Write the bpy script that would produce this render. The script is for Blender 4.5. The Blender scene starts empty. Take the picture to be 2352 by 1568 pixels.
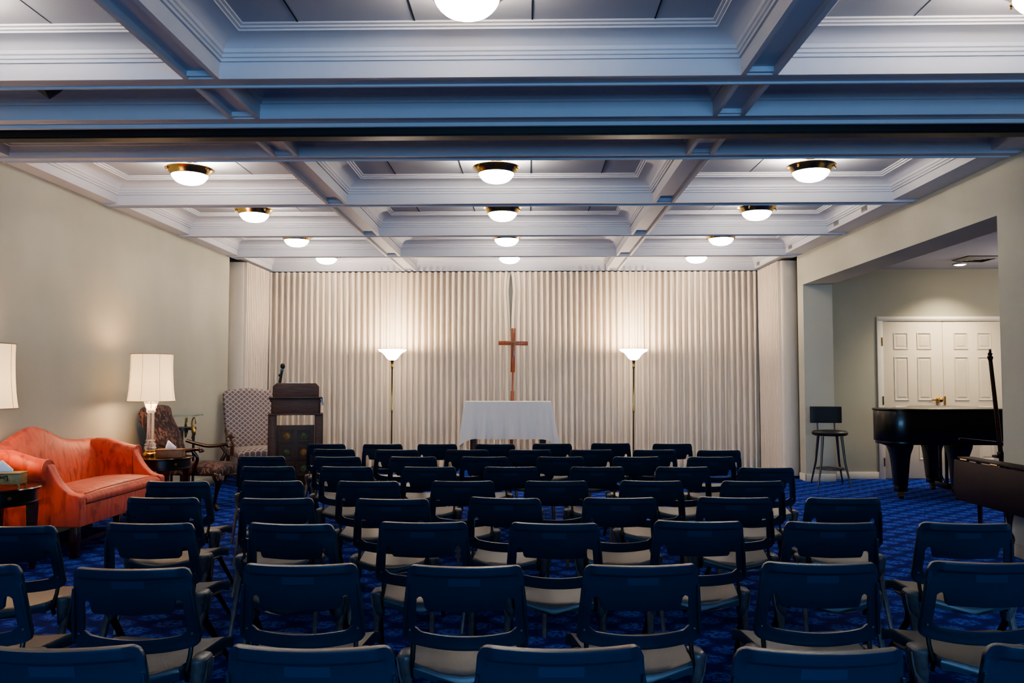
import bpy, bmesh, math, random
from mathutils import Vector, Matrix
random.seed(7)
C = bpy.context.scene.collection
PI = math.pi
R = math.radians

# ------------------------------------------------------------------ materials
def lin(c):
    return tuple(((v/255)/12.92 if v/255 <= .04045 else ((v/255+.055)/1.055)**2.4) for v in c)
class NT:
    def __init__(s, name):
        s.m = bpy.data.materials.new(name); s.m.use_nodes = True
        s.t = s.m.node_tree; s.b = s.t.nodes['Principled BSDF']; s.out = s.t.nodes['Material Output']
    def n(s, kind, **kw):
        n = s.t.nodes.new('ShaderNode'+kind)
        for k, v in kw.items():
            if k.startswith('i_'): n.inputs[k[2:].replace('_', ' ')].default_value = v
            else: setattr(n, k, v)
        return n
    def l(s, a, b): s.t.links.new(a, b)
    def ramp(s, fac, stops):
        r = s.n('ValToRGB'); e = r.color_ramp.elements
        e[0].position, e[0].color = stops[0][0], (*stops[0][1], 1)
        e[1].position, e[1].color = stops[-1][0], (*stops[-1][1], 1)
        for p, c in stops[1:-1]:
            q = e.new(p); q.color = (*c, 1)
        s.l(fac, r.inputs[0]); return r.outputs[0]
    def math(s, op, a, b=None, c=None):
        m = s.n('Math', operation=op)
        for i, v in enumerate((a, b, c)):
            if v is None: continue
            if hasattr(v, 'links'): s.l(v, m.inputs[i])
            else: m.inputs[i].default_value = v
        return m.outputs[0]
    def coord(s, kind='Object', scale=None):
        o = s.n('TexCoord').outputs[kind]
        if scale:
            mp = s.n('Mapping'); mp.inputs['Scale'].default_value = scale
            s.l(o, mp.inputs[0]); o = mp.outputs[0]
        return o
    def bump(s, h, strength=.2, dist=.01):
        b = s.n('Bump'); b.inputs['Strength'].default_value = strength; b.inputs['Distance'].default_value = dist
        s.l(h, b.inputs['Height']); s.l(b.outputs[0], s.b.inputs['Normal'])
def mat(name, rgb, rough=.6, metal=0, var=.06, vscale=6, stretch=(1, 1, 1), bump=0, bscale=120, coat=0, spec=None, emit=None, estr=0):
    t = NT(name); c = lin(rgb)
    co = t.coord('Object', stretch)
    nz = t.n('TexNoise'); nz.inputs['Scale'].default_value = vscale; nz.inputs['Detail'].default_value = 4
    t.l(co, nz.inputs['Vector'])
    lo = tuple(v*(1-var) for v in c); hi = tuple(min(1, v*(1+var)) for v in c)
    t.l(t.ramp(nz.outputs[0], [(.3, lo), (.7, hi)]), t.b.inputs['Base Color'])
    t.b.inputs['Roughness'].default_value = rough; t.b.inputs['Metallic'].default_value = metal
    if spec is not None: t.b.inputs['Specular IOR Level'].default_value = spec
    if coat: t.b.inputs['Coat Weight'].default_value = coat; t.b.inputs['Coat Roughness'].default_value = .08
    if bump:
        n2 = t.n('TexNoise'); n2.inputs['Scale'].default_value = bscale; n2.inputs['Detail'].default_value = 3
        t.l(t.coord('Object'), n2.inputs['Vector']); t.bump(n2.outputs[0], bump, .004)
    if emit:
        t.b.inputs['Emission Color'].default_value = (*lin(emit), 1); t.b.inputs['Emission Strength'].default_value = estr
    return t.m
def wood(name, a, b, rough=.3, scale=(3, 3, 30), coat=.3):
    t = NT(name); co = t.coord('Object', scale)
    w = t.n('TexNoise'); w.inputs['Scale'].default_value = 1.5; w.inputs['Detail'].default_value = 6; w.inputs['Distortion'].default_value = 1.2
    t.l(co, w.inputs['Vector'])
    t.l(t.ramp(w.outputs[0], [(.3, lin(a)), (.7, lin(b))]), t.b.inputs['Base Color'])
    t.b.inputs['Roughness'].default_value = rough; t.b.inputs['Coat Weight'].default_value = coat
    return t.m

def make_carpet():
    t = NT('carpet blue'); g = t.coord('Object')
    sp = t.n('SeparateXYZ'); t.l(g, sp.inputs[0])
    px, py = .29, .26
    def motif(ox, oy, rx, ry):
        u = t.math('SUBTRACT', t.math('FRACT', t.math('DIVIDE', t.math('ADD', sp.outputs[0], ox), px)), .5)
        v = t.math('SUBTRACT', t.math('FRACT', t.math('DIVIDE', t.math('ADD', sp.outputs[1], oy), py)), .5)
        a = t.math('POWER', t.math('DIVIDE', t.math('ABSOLUTE', u), rx), 2)
        b = t.math('POWER', t.math('DIVIDE', t.math('ABSOLUTE', v), ry), 2)
        return t.math('SUBTRACT', 1.0, t.math('ADD', a, b))
    m = t.math('MAXIMUM', motif(10, 10, .36, .34), motif(10+px/2, 10+py/2, .36, .34))
    m = t.math('MAXIMUM', t.math('MULTIPLY', m, 1.5), 0); m = t.math('MINIMUM', m, 1)
    n1 = t.n('TexNoise'); n1.inputs['Scale'].default_value = 38; n1.inputs['Detail'].default_value = 3; t.l(g, n1.inputs['Vector'])
    nn = t.ramp(n1.outputs[0], [(.36, (0, 0, 0)), (.56, (1, 1, 1))])
    f = t.math('MULTIPLY', m, nn)
    n2 = t.n('TexNoise'); n2.inputs['Scale'].default_value = 260; t.l(g, n2.inputs['Vector'])
    f = t.math('ADD', f, t.math('MULTIPLY', t.math('SUBTRACT', n2.outputs[0], .5), .5))
    t.l(t.ramp(f, [(0, lin((2, 20, 96))), (.4, lin((5, 36, 134))), (1, lin((60, 92, 178)))]), t.b.inputs['Base Color'])
    t.b.inputs['Roughness'].default_value = .95; t.b.inputs['Specular IOR Level'].default_value = .15
    t.bump(n2.outputs[0], .5, .006)
    return t.m
def make_floral():
    t = NT('dark floral fabric'); co = t.coord('Object', (1, 1, .55))
    n = t.n('TexNoise'); n.inputs['Scale'].default_value = 17; n.inputs['Detail'].default_value = 2; n.inputs['Distortion'].default_value = 1.4
    t.l(co, n.inputs['Vector'])
    k = t.ramp(n.outputs[0], [(.36, lin((22, 16, 20))), (.45, lin((52, 30, 32))), (.52, lin((34, 26, 34))), (.58, lin((128, 92, 76))), (.63, lin((60, 40, 44))), (.72, lin((144, 92, 78)))])
    t.l(k, t.b.inputs['Base Color']); t.b.inputs['Roughness'].default_value = .85
    t.bump(n.outputs[0], .2, .005); return t.m
def make_lattice(axes):
    t = NT('lattice fabric'); g = t.coord('Object'); sp = t.n('SeparateXYZ'); t.l(g, sp.inputs[0])
    a, b = sp.outputs[axes[0]], sp.outputs[axes[1]]
    def line(op):
        u = t.math('FRACT', t.math('DIVIDE', t.math('ADD', t.math(op, a, b), 10), .066))
        return t.math('LESS_THAN', t.math('ABSOLUTE', t.math('SUBTRACT', u, .5)), .12)
    l = t.math('MAXIMUM', line('ADD'), line('SUBTRACT'))
    n = t.n('TexNoise'); n.inputs['Scale'].default_value = 90; t.l(g, n.inputs['Vector'])
    l = t.math('ADD', l, t.math('MULTIPLY', t.math('SUBTRACT', n.outputs[0], .5), .5))
    t.l(t.ramp(l, [(0, lin((112, 98, 98))), (1, lin((176, 160, 150)))]), t.b.inputs['Base Color'])
    t.b.inputs['Roughness'].default_value = .85; return t.m
def make_coral():
    t = NT('coral damask'); co = t.coord('Object', (1, 1, .45))
    n = t.n('TexNoise'); n.inputs['Scale'].default_value = 9; n.inputs['Detail'].default_value = 5; n.inputs['Distortion'].default_value = 1.5; t.l(co, n.inputs['Vector'])
    k = t.ramp(n.outputs[0], [(.36, lin((158, 50, 30))), (.46, lin((198, 74, 46))), (.6, lin((206, 80, 52))), (.72, lin((182, 62, 40)))])
    t.l(k, t.b.inputs['Base Color']); t.b.inputs['Roughness'].default_value = .5
    t.b.inputs['Sheen Weight'].default_value = .35; t.b.inputs['Sheen Tint'].default_value = (1, .6, .45, 1)
    n2 = t.n('TexNoise'); n2.inputs['Scale'].default_value = 5; n2.inputs['Detail'].default_value = 2; t.l(t.coord('Object', (1, 3, 1)), n2.inputs['Vector'])
    t.bump(n2.outputs[0], .3, .03); return t.m
def make_plaster(name, rgb, blot=.09):
    t = NT(name); g = t.coord('Object')
    n = t.n('TexNoise'); n.inputs['Scale'].default_value = 1.1; n.inputs['Detail'].default_value = 5; t.l(t.coord('Object', (1, 1, .6)), n.inputs['Vector'])
    c = lin(rgb)
    t.l(t.ramp(n.outputs[0], [(.3, tuple(v*(1-blot) for v in c)), (.7, tuple(v*(1+blot) for v in c))]), t.b.inputs['Base Color'])
    t.b.inputs['Roughness'].default_value = .8; t.b.inputs['Specular IOR Level'].default_value = .25
    n2 = t.n('TexNoise'); n2.inputs['Scale'].default_value = 45; t.l(g, n2.inputs['Vector']); t.bump(n2.outputs[0], .12, .006)
    return t.m
def make_cloth():
    t = NT('sheer white cloth')
    t.b.inputs['Base Color'].default_value = (.76, .72, .67, 1); t.b.inputs['Roughness'].default_value = .9
    t.b.inputs['Alpha'].default_value = .9
    w = t.n('TexNoise'); w.inputs['Scale'].default_value = 300; t.l(t.coord('Object'), w.inputs['Vector']); t.bump(w.outputs[0], .1, .002)
    return t.m
def make_curtain():
    t = NT('curtain cream'); c = lin((226, 210, 188))
    n = t.n('TexNoise'); n.inputs['Scale'].default_value = 3; t.l(t.coord('Object', (6, 6, .3)), n.inputs['Vector'])
    t.l(t.ramp(n.outputs[0], [(.3, tuple(v*.92 for v in c)), (.7, c)]), t.b.inputs['Base Color'])
    t.b.inputs['Roughness'].default_value = .9; t.b.inputs['Sheen Weight'].default_value = .2
    n2 = t.n('TexNoise'); n2.inputs['Scale'].default_value = 200; t.l(t.coord('Object'), n2.inputs['Vector']); t.bump(n2.outputs[0], .15, .003)
    return t.m
def glass(name, col=(1, 1, 1), rough=.03):
    t = NT(name); t.b.inputs['Base Color'].default_value = (*col, 1); t.b.inputs['Roughness'].default_value = rough
    t.b.inputs['Transmission Weight'].default_value = .9; t.b.inputs['IOR'].default_value = 1.45
    return t.m
def glow(name, rgb, s, base=(240, 235, 225)):
    return mat(name, base, .3, var=.01, emit=rgb, estr=s)

M = dict(
    white=mat('white ceiling paint', (190, 189, 194), .6, var=.02, vscale=2, bump=.05),
    ceil=mat('matte ceiling board', (176, 177, 184), .85, var=.02, vscale=1.5, bump=.05),
    groove=mat('ceiling groove black', (12, 12, 14), .8),
    track=mat('black partition track', (8, 9, 12), .45, var=.2),
    wall=make_plaster('greenish plaster', (176, 174, 158)),
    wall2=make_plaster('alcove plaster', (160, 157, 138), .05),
    trim=mat('cream trim paint', (214, 206, 186), .45, var=.02),
    door=mat('cream door paint', (206, 194, 168), .45, var=.02),
    carpet=make_carpet(), curtain=make_curtain(),
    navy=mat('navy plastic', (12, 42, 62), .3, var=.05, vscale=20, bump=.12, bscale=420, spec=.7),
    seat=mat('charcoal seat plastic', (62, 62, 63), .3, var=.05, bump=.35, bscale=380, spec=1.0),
    block=mat('worn charcoal leg plastic', (86, 84, 86), .36, var=.35, vscale=30, spec=.6),
    post=mat('black steel', (9, 9, 11), .4, var=.1),
    patch=mat('blue back patch', (18, 48, 74), .4, var=.05),
    brass=mat('polished brass', (206, 160, 84), .18, 1, var=.15),
    goldrim=mat('antique brass rim', (204, 176, 112), .22, 1, var=.25, vscale=3),
    bowl=glow('lit bowl glass', (255, 248, 238), 9.0),
    torch=glow('lit torchiere glass', (255, 238, 215), 7.0),
    shade=None, coral=make_coral(), floral=make_floral(),
    lat_back=make_lattice((0, 2)), lat_seat=make_lattice((0, 1)),
    mahog=wood('dark mahogany', (34, 13, 10), (62, 26, 18), .22),
    leaf=mat('mahogany leaf', (30, 12, 16), .55, var=.15, spec=.3),
    walnut=wood('carved walnut', (58, 30, 14), (112, 66, 32), .3),
    dwood=wood('lectern dark oak', (60, 38, 30), (88, 62, 50), .55, (3, 3, 40), .0),
    dwood2=wood('lectern panel wood', (40, 28, 16), (64, 46, 26), .5, (3, 3, 30), .0),
    crosswood=wood('cross oak', (128, 62, 26), (172, 92, 42), .35, (30, 30, 3)),
    altar=wood('altar brown wood', (70, 40, 26), (96, 58, 38), .5),
    ebony=mat('piano black lacquer', (5, 5, 5), .28, var=.1, coat=.15),
    crystal=glass('crystal'), tglass=glass('table glass', (.75, .95, .9)),
    cloth=make_cloth(), paper=mat('white tissue', (240, 242, 246), .8, var=.02),
    boxwood=mat('carved tissue box wood', (150, 124, 72), .45, var=.35, vscale=25),
    boxwood2=mat('brown tissue box wood', (122, 88, 54), .45, var=.2, vscale=20),
    medal_g=mat('green medallion', (70, 84, 48), .45, var=.5, vscale=60),
    medal_y=mat('amber medallion', (130, 98, 44), .45, var=.5, vscale=60),
    mic=mat('microphone black', (10, 11, 13), .4), micblue=mat('microphone blue ring', (30, 90, 120), .4),
    blackv=mat('black vinyl', (9, 9, 10), .5, var=.1), steel=mat('brushed steel', (110, 106, 102), .35, 1, var=.1),
    vent=mat('vent grille', (150, 146, 138), .5), dark=mat('vent void', (22, 20, 20), .8),
    gold=mat('brass caster', (220, 170, 80), .2, 1), goldthin=mat('gilt inlay', (120, 84, 36), .4, .6),
    ivory=mat('ivory keys', (235, 230, 215), .3), panelglow=glow('recessed lamp lens', (255, 232, 200), 14),
    grey=mat('dark grey metal', (70, 70, 76), .5),
)
def make_shade():
    t = NT('lit cream lampshade')
    t.b.inputs['Base Color'].default_value = (*lin((235, 215, 190)), 1); t.b.inputs['Roughness'].default_value = .9
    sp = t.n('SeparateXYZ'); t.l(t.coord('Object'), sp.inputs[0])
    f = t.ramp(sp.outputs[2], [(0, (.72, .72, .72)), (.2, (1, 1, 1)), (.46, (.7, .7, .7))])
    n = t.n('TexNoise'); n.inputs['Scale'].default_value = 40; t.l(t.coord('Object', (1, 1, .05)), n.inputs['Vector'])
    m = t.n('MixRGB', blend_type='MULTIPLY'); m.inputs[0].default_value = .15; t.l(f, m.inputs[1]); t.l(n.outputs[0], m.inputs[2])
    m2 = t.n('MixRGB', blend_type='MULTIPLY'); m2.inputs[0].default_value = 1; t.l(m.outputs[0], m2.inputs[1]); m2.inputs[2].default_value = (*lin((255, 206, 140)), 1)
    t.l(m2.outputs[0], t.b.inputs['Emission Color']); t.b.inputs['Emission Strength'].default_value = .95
    return t.m
M['shade'] = make_shade()

# ------------------------------------------------------------------ mesh helpers
class MB:
    def __init__(s): s.b = bmesh.new()
    def box(s, x0, x1, y0, y1, z0, z1, taper=None):
        v = [s.b.verts.new(p) for p in ((x0, y0, z0), (x1, y0, z0), (x1, y1, z0), (x0, y1, z0), (x0, y0, z1), (x1, y0, z1), (x1, y1, z1), (x0, y1, z1))]
        for f in ((0, 3, 2, 1), (4, 5, 6, 7), (0, 1, 5, 4), (1, 2, 6, 5), (2, 3, 7, 6), (3, 0, 4, 7)): s.b.faces.new([v[i] for i in f])
        return s
    def loft(s, rings, cap=True, closed=True):
        vs = [[s.b.verts.new(p) for p in r] for r in rings]
        n = len(rings[0])
        for a, b in zip(vs, vs[1:]):
            for i in range(n if closed else n-1):
                j = (i+1) % n
                try: s.b.faces.new((a[i], a[j], b[j], b[i]))
                except ValueError: pass
        if cap and closed:
            s.b.faces.new(vs[0][::-1]); s.b.faces.new(vs[-1])
        return s
    def lathe(s, prof, seg=32, c=(0, 0), cap=True, z0=0):
        return s.loft([[(c[0]+r*math.cos(2*PI*i/seg), c[1]+r*math.sin(2*PI*i/seg), z+z0) for i in range(seg)] for r, z in prof], cap)
    def tube(s, pts, rad, seg=10, cap=True, sq=False):
        pts = [Vector(p) for p in pts]; rings = []
        if not hasattr(rad, '__len__'): rad = [rad]*len(pts)
        up = Vector((0, 0, 1)); d0 = (pts[1]-pts[0]).normalized()
        if abs(d0.dot(up)) > .95: up = Vector((0, 1, 0))
        for i, p in enumerate(pts):
            d = ((pts[min(i+1, len(pts)-1)]-pts[max(i-1, 0)])).normalized()
            u = d.cross(up).normalized(); w = u.cross(d).normalized(); up = w
            if sq: rings.append([p+(u*a+w*b)*rad[i] for a, b in ((1, 1), (-1, 1), (-1, -1), (1, -1))])
            else: rings.append([p+(u*math.cos(2*PI*k/seg)+w*math.sin(2*PI*k/seg))*rad[i] for k in range(seg)])
        return s.loft(rings, cap)
    def prism(s, poly, z0, z1, plane='xy'):
        f = {'xy': lambda a, b, c: (a, b, c), 'xz': lambda a, b, c: (a, c, b), 'yz': lambda a, b, c: (c, a, b)}[plane]
        return s.loft([[f(a, b, z0) for a, b in poly], [f(a, b, z1) for a, b in poly]])
    def sphere(s, c, r, seg=16, rings=10, sc=(1, 1, 1)):
        pr = [(max(1e-4, math.sin(PI*i/rings)), -math.cos(PI*i/rings)) for i in range(rings+1)]
        return s.loft([[(c[0]+a*r*sc[0]*math.cos(2*PI*k/seg), c[1]+a*r*sc[1]*math.sin(2*PI*k/seg), c[2]+b*r*sc[2]) for k in range(seg)] for a, b in pr])
    def done(s, name, m, parent=None, bevel=0, segs=2, smooth=True, ang=38, mx=None):
        me = bpy.data.meshes.new(name)
        bmesh.ops.recalc_face_normals(s.b, faces=s.b.faces)
        if bevel:
            es = [e for e in s.b.edges if len(e.link_faces) == 2 and e.calc_face_angle(0) > R(35)]
            bmesh.ops.bevel(s.b, geom=es, offset=bevel, segments=segs, affect='EDGES', profile=.5, clamp_overlap=True)
        if mx: s.b.transform(mx)
        s.b.to_mesh(me); s.b.free()
        if smooth:
            for p in me.polygons: p.use_smooth = True
            me.set_sharp_from_angle(angle=R(ang))
        for q in (m if isinstance(m, (list, tuple)) else [m]): me.materials.append(q)
        o = bpy.data.objects.new(name, me); C.objects.link(o); o.parent = parent
        return o
def empty(name, loc, rz=0):
    o = bpy.data.objects.new(name, None); C.objects.link(o); o.location = loc; o.rotation_euler = (0, 0, rz); o.empty_display_size = .1
    return o
def tag(o, label, cat, group=None):
    o['label'] = label; o['category'] = cat
    if group: o['group'] = group
    return o
def struct(o): o['kind'] = 'structure'; return o
def copy_tree(o, parent=None):
    c = o.copy(); C.objects.link(c); c.parent = parent
    for ch in list(o.children): copy_tree(ch, c)
    return c
def arc(cx, cy, r, a0, a1, n): return [(cx+r*math.cos(R(a0+(a1-a0)*i/n)), cy+r*math.sin(R(a0+(a1-a0)*i/n))) for i in range(n+1)]
def cr(pts, n=8):
    out = []; P = [Vector(p) for p in pts]; P = [P[0]]+P+[P[-1]]
    for i in range(1, len(P)-2):
        a, b, c, d = P[i-1:i+3]
        for k in range(n):
            t = k/n; out.append(.5*((2*b)+(-a+c)*t+(2*a-5*b+4*c-d)*t*t+(-a+3*b-3*c+d)*t**3))
    out.append(P[-2]); return [tuple(v) for v in out]
def sstep(a, b, x):
    t = max(0, min(1, (x-a)/(b-a))); return t*t*(3-2*t)

# ------------------------------------------------------------------ the setting
ZB, ZC = 3.12, 3.37                    # beam undersides, coffer ceilings
WL, WR = -4.26, 3.80
struct(MB().box(-5.2, 8.4, -5.2, 13.6, -.1, 0).done('floor', M['carpet'], smooth=False))
struct(MB().box(WL-.2, WL, -5, 11.62, 0, 3.5).done('wall_left', M['wall'], smooth=False))
struct(MB().box(WL-.4, WL-.2, 11.4, 13.4, 0, 3.5).done('wall_left_recess', M['wall'], smooth=False))
w = MB(); w.box(WR, WR+.4, -5, 6.74, 0, 3.5).box(WR, WR+.4, 6.74, 11.5, 2.71, 3.5).box(WR, WR+.4, 11.5, 11.74, 0, 3.5)
struct(w.done('wall_right', M['wall'], smooth=False))
struct(MB().box(4.12, 4.3, 11.74, 13.4, 0, 3.5).done('wall_right_recess', M['wall2'], smooth=False))
struct(MB().box(-4.7, 4.4, 13.3, 13.5, 0, 3.5).done('wall_back', M['wall'], smooth=False))
struct(MB().box(-4.6, 8.2, -5.2, -5, 0, 3.5).done('wall_front', M['wall'], smooth=False))
struct(MB().box(WR+.4, 8.2, 11.8, 12, 0, 3.1).done('wall_alcove_back', M['wall2'], smooth=False))
struct(MB().box(8.0, 8.2, 3.5, 12, 0, 3.1).done('wall_alcove_right', M['wall2'], smooth=False))
struct(MB().box(WR+.4, 8.2, 3.3, 3.5, 0, 3.1).done('wall_alcove_front', M['wall2'], smooth=False))
struct(MB().box(WR+.4, 8.2, 3.4, 12, 2.96, 3.1).done('ceiling_alcove', M['ceil'], smooth=False))

# coffered ceiling
cc = MB().box(WL-.2, WR+.4, -5.2, 13.5, ZC, ZC+.15)
struct(cc.done('ceiling', M['ceil'], smooth=False))
XS = [(-4.10, -2.01), (-1.80, 1.22), (1.43, 3.56)]
YS = [(-4.8, -3.6), (-3.46, -1.95), (-1.81, -.3), (-.16, 1.4), (1.54, 3.05), (3.19, 4.70), (4.85, 5.43), (5.735, 6.37), (6.50, 8.09), (8.23, 9.86), (9.96, 11.50), (11.61, 13.06)]
tn = 0
def trim(mb, bevel=0):
    global tn
    tn += 1
    return struct(mb.done('trim_%d' % tn, M['white'], bevel=bevel))
ye = [-5]+[v for y in YS for v in y]+[13.3]
for i in range(0, len(ye), 2):                       # cross beams
    a, b = ye[i], ye[i+1]
    m = MB().box(WL, WR, a, b, ZB+.012, ZC+.02)
    m.box(WL+.03, WR-.03, a-.004, a+.012, ZB, ZB+.05); m.box(WL+.03, WR-.03, b-.012, b+.004, ZB, ZB+.05)
    trim(m)
for x0, x1 in ((-2.01, -1.80), (1.22, 1.43)):        # long beams with recessed undersides
    for y0, y1 in YS:
        m = MB().box(x0+.028, x1-.028, y0, y1, ZB+.04, ZC+.02).box(x0, x0+.03, y0, y1, ZB, ZC+.02).box(x1-.03, x1, y0, y1, ZB, ZC+.02)
        m.box(x0+.028, x1-.028, y1-.03, y1, ZB+.01, ZC)
        trim(m)
trim(MB().box(WL, -4.10, -5, 13.06, ZB+.02, ZC+.02)); trim(MB().box(3.56, WR, -5, 13.06, ZB+.02, ZC+.02))
PROF = [(0, .10), (.014, .10), (.014, .118), (.024, .122), (.024, .14), (.034, .146)]
PROF += [(.034+.135*(1-math.cos(R(a))), .150+.062*math.sin(R(a))) for a in (0, 15, 30, 45, 60, 75, 90)]
PROF += [(.169, .222), (.184, .226), (.184, .236), (.200, .240), (.200, .252)]
for y0, y1 in YS[4:]:
    for x0, x1 in XS:
        rings = [[(x0+d, y0+d, ZB+h), (x1-d, y0+d, ZB+h), (x1-d, y1-d, ZB+h), (x0+d, y1-d, ZB+h)] for d, h in PROF]
        m = MB().loft(rings, cap=False)
        tn += 1; struct(m.done('trim_%d' % tn, M['white'], ang=25))
g = MB()
for y0, y1 in YS[4:]:
    for x in (-1.29, -.635, .02, .70): g.box(x-.004, x+.004, y0+.2, y1-.2, ZC-.003, ZC+.002)
struct(g.done('trim_201', M['groove'], smooth=False))
g = MB()
for y0, y1 in YS[4:]:
    for x in (-2.68, 2.12): g.box(x-.0015, x+.0015, y0+.2, y1-.2, ZC-.002, ZC+.002)
struct(g.done('trim_202', M['grey'], smooth=False))
# black folding-partition track
m = MB().box(WL, WR, 5.56, 5.585, 3.104, 3.13); struct(m.done('trim_203', M['white'], smooth=False))
m = MB().box(WL, WR, 5.60, 5.73, 3.062, 3.135).box(WL, WR, 5.615, 5.715, 3.052, 3.066); struct(m.done('trim_204', M['track'], smooth=False))
# baseboards
struct(MB().box(WL, WL+.015, -5, 11.6, 0, .11).done('baseboard_left', M['wall'], bevel=.004))
b = MB().box(WR-.012, WR, -5, 6.75, 0, .1).box(WR-.012, WR+.4, 6.74, 6.752, 0, .1)
struct(b.done('baseboard_right', M['wall'], bevel=.003))
b = MB().box(WR-.014, WR, 11.486, 11.74, 0, .1).box(WR-.014, WR+.4, 11.486, 11.5, 0, .1).box(WR+.4, 5.0, 11.786, 11.8, 0, .1)
struct(b.done('baseboard_alcove', M['trim'], bevel=.003))

# vents on the right cornice
def vent(y, label):
    r = empty('wall_vent', (3.56, y, 3.205)); tag(r, label, 'vent', 'small grilles on the right cornice')
    MB().box(-.008, 0, -.07, .07, -.038, .038).done('frame', M['vent'], r, bevel=.002)
    MB().box(-.0095, -.006, -.058, .058, -.028, .028).done('void', M['dark'], r, smooth=False)
    s = MB()
    for k in range(4): s.box(-.013, -.008, -.058, .058, -.022+k*.014-.003, -.022+k*.014+.003)
    s.done('louvre', M['vent'], r, smooth=False)
for y, l in ((9.57, 'small air grille on the right cornice, above the middle of the opening'),
             (8.77, 'nearest small air grille on right cornice, half hidden by a beam'),
             (11.26, 'small air grille on right cornice, far end of the opening'),
             (12.83, 'farthest small air grille, above the right end of the back curtain')): vent(y, l)
# dark pyramid pendants in the left bays
for y, l in ((5.14, 'dark grey pointed fixture in left bay before the black ceiling track'), (6.08, 'dark grey pointed fixture in left bay just behind the black track')):
    m = MB(); m.loft([[(-3.06+r*math.cos(R(a)), y+r*math.sin(R(a)), z) for a in (0, 90, 180, 270)] for r, z in ((.11, ZC), (.11, 3.24), (.004, 3.165))])
    tag(m.done('ceiling_speaker', M['grey'], ang=20), l, 'ceiling speaker', 'pointed grey ceiling fixtures')

# double door in the alcove
DY = 11.8
d = empty('door_1', (5.82, DY, 0)); d['kind'] = 'structure'
cs = MB().box(-.90, -.82, -.025, 0, 0, 2.22).box(.85, .93, -.025, 0, 0, 2.22).box(-.90, .93, -.025, 0, 2.22, 2.285).box(-.885, .915, -.032, -.02, 2.235, 2.272)
cs.done('door_casing', M['trim'], d, bevel=.004)
for s, x0, x1 in ((0, -.82, .015), (1, .019, .85)):
    lf = MB().box(x0, x1, -.012, 0, .01, 2.215).done('door_leaf', M['door'], d, bevel=.002)
    p = MB(); w_ = (x1-x0); cxs = [(x0+.15, x0+.355), (x0+.475, x0+.68)]
    for a, b in cxs:
        for z0, z1 in ((1.82, 2.06), (1.10, 1.72), (.27, 1.02)):
            rings = []
            for dd, yy in ((0, -.012), (.004, -.020), (.016, -.020), (.024, -.012), (.034, -.0125), (.052, -.019)):
                rings.append([(a+dd, yy, z0+dd), (b-dd, yy, z0+dd), (b-dd, yy, z1-dd), (a+dd, yy, z1-dd)])
            m = p.loft(rings, cap=False); vs = rings[-1]; f = [p.b.verts.new(v) for v in vs]; p.b.faces.new(f)
    p.done('raised_panel', M['door'], lf, ang=20)
    if s == 0:
        k = MB().tube([(-.06, -.012, 1.11), (-.06, -.03, 1.11), (-.06, -.05, 1.11)], [.038, .03, .014], 16).sphere((-.06, -.08, 1.11), .036)
        k.box(-.17, -.07, -.065, -.055, 1.10, 1.115)
        k.done('knob', M['brass'], lf)
for x in (-.832, .03):
    for z in (1.93, 1.10, .24):
        if x > 0 and z > 1.5: continue
        MB().box(x-.012, x+.006, -.03, -.012, z-.06, z+.06).done('hinge', M['goldrim'], d, smooth=False)

# ------------------------------------------------------------------ curtains
def curtain_mesh(p0, p1, n, amp, seed, gap=None, inward=(0, -1)):
    rnd = random.Random(seed); L = math.dist(p0, p1); dx, dy = (p1[0]-p0[0])/L, (p1[1]-p0[1])/L
    zs = [3.105, 3.09, 3.02, 2.8, 2.4, 2.0, 1.6, 1.2, .8, .4, .03]
    ph = [rnd.uniform(-.5, .5) for _ in range(n+1)]; wd = [rnd.uniform(-.10, .10) for _ in range(n+1)]; am = [rnd.uniform(.7, 1.15) for _ in range(n+1)]
    # each pleat: flat broad face, tight return, narrow recess
    tpl = [(0, 0), (.03, .1), (.07, .85), (.12, 1), (.3, 1.05), (.46, 1), (.51, .85), (.55, .12), (.62, 0), (.82, -.04)]
    rings = []
    for z in zs:
        f = sstep(3.05, .6, z); row = []
        for k in range(n):
            for u, h in tpl:
                s = (k+u + f*.38*ph[k]*(1-abs(2*u-1)) + f*wd[k]*u)*L/n
                if gap: s += gap(s/L, z)*L
                a = amp*h*(1-f*.25+f*.35*(am[k]-.9))
                row.append((p0[0]+dx*s+inward[0]*a, p0[1]+dy*s+inward[1]*a, z))
        row.append((p1[0]+(dx*gap(1, z)*L if gap else 0), p1[1], z))
        rings.append(row)
    return MB().loft(rings, cap=False, closed=False)
def split_gap(side):
    def g(u, z):
        o = .0055*math.exp(-((z-2.75)/.33)**2) * sstep(3.1, 3.0, z)
        e = sstep(.93, 1, u) if side < 0 else sstep(.07, 0, u)
        return side*o*e*1.6
    return g
CX = -.29
cl = tag(curtain_mesh((-4.14, 13.10), (CX, 13.10), 41, .085, 3, split_gap(-1)).done('curtain', M['curtain'], ang=60), 'pleated cream curtain across the left half of the back, behind lectern', 'curtain', 'cream pleated curtains')
cr_ = tag(curtain_mesh((CX, 13.10), (3.62, 13.10), 42, .085, 5, split_gap(1)).done('curtain', M['curtain'], ang=60), 'pleated cream curtain across the right half of the back wall', 'curtain', 'cream pleated curtains')
s = curtain_mesh((-4.15, 11.92), (-4.15, 12.99), 14, .045, 8, None, (1, 0))
s.loft([[(-4.42, 11.93, z), (-4.40, 11.90, z), (-4.28, 11.895, z), (-4.17, 11.90, z), (-4.15, 11.92, z)] for z in (3.105, 2, 1, .03)], cap=False, closed=False)
tag(s.done('curtain', M['curtain'], ang=60), 'cream curtain turned along the left side, behind patterned armchair', 'curtain', 'cream pleated curtains')
s = curtain_mesh((3.63, 12.99), (3.63, 11.92), 14, .045, 9, None, (-1, 0))
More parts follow.
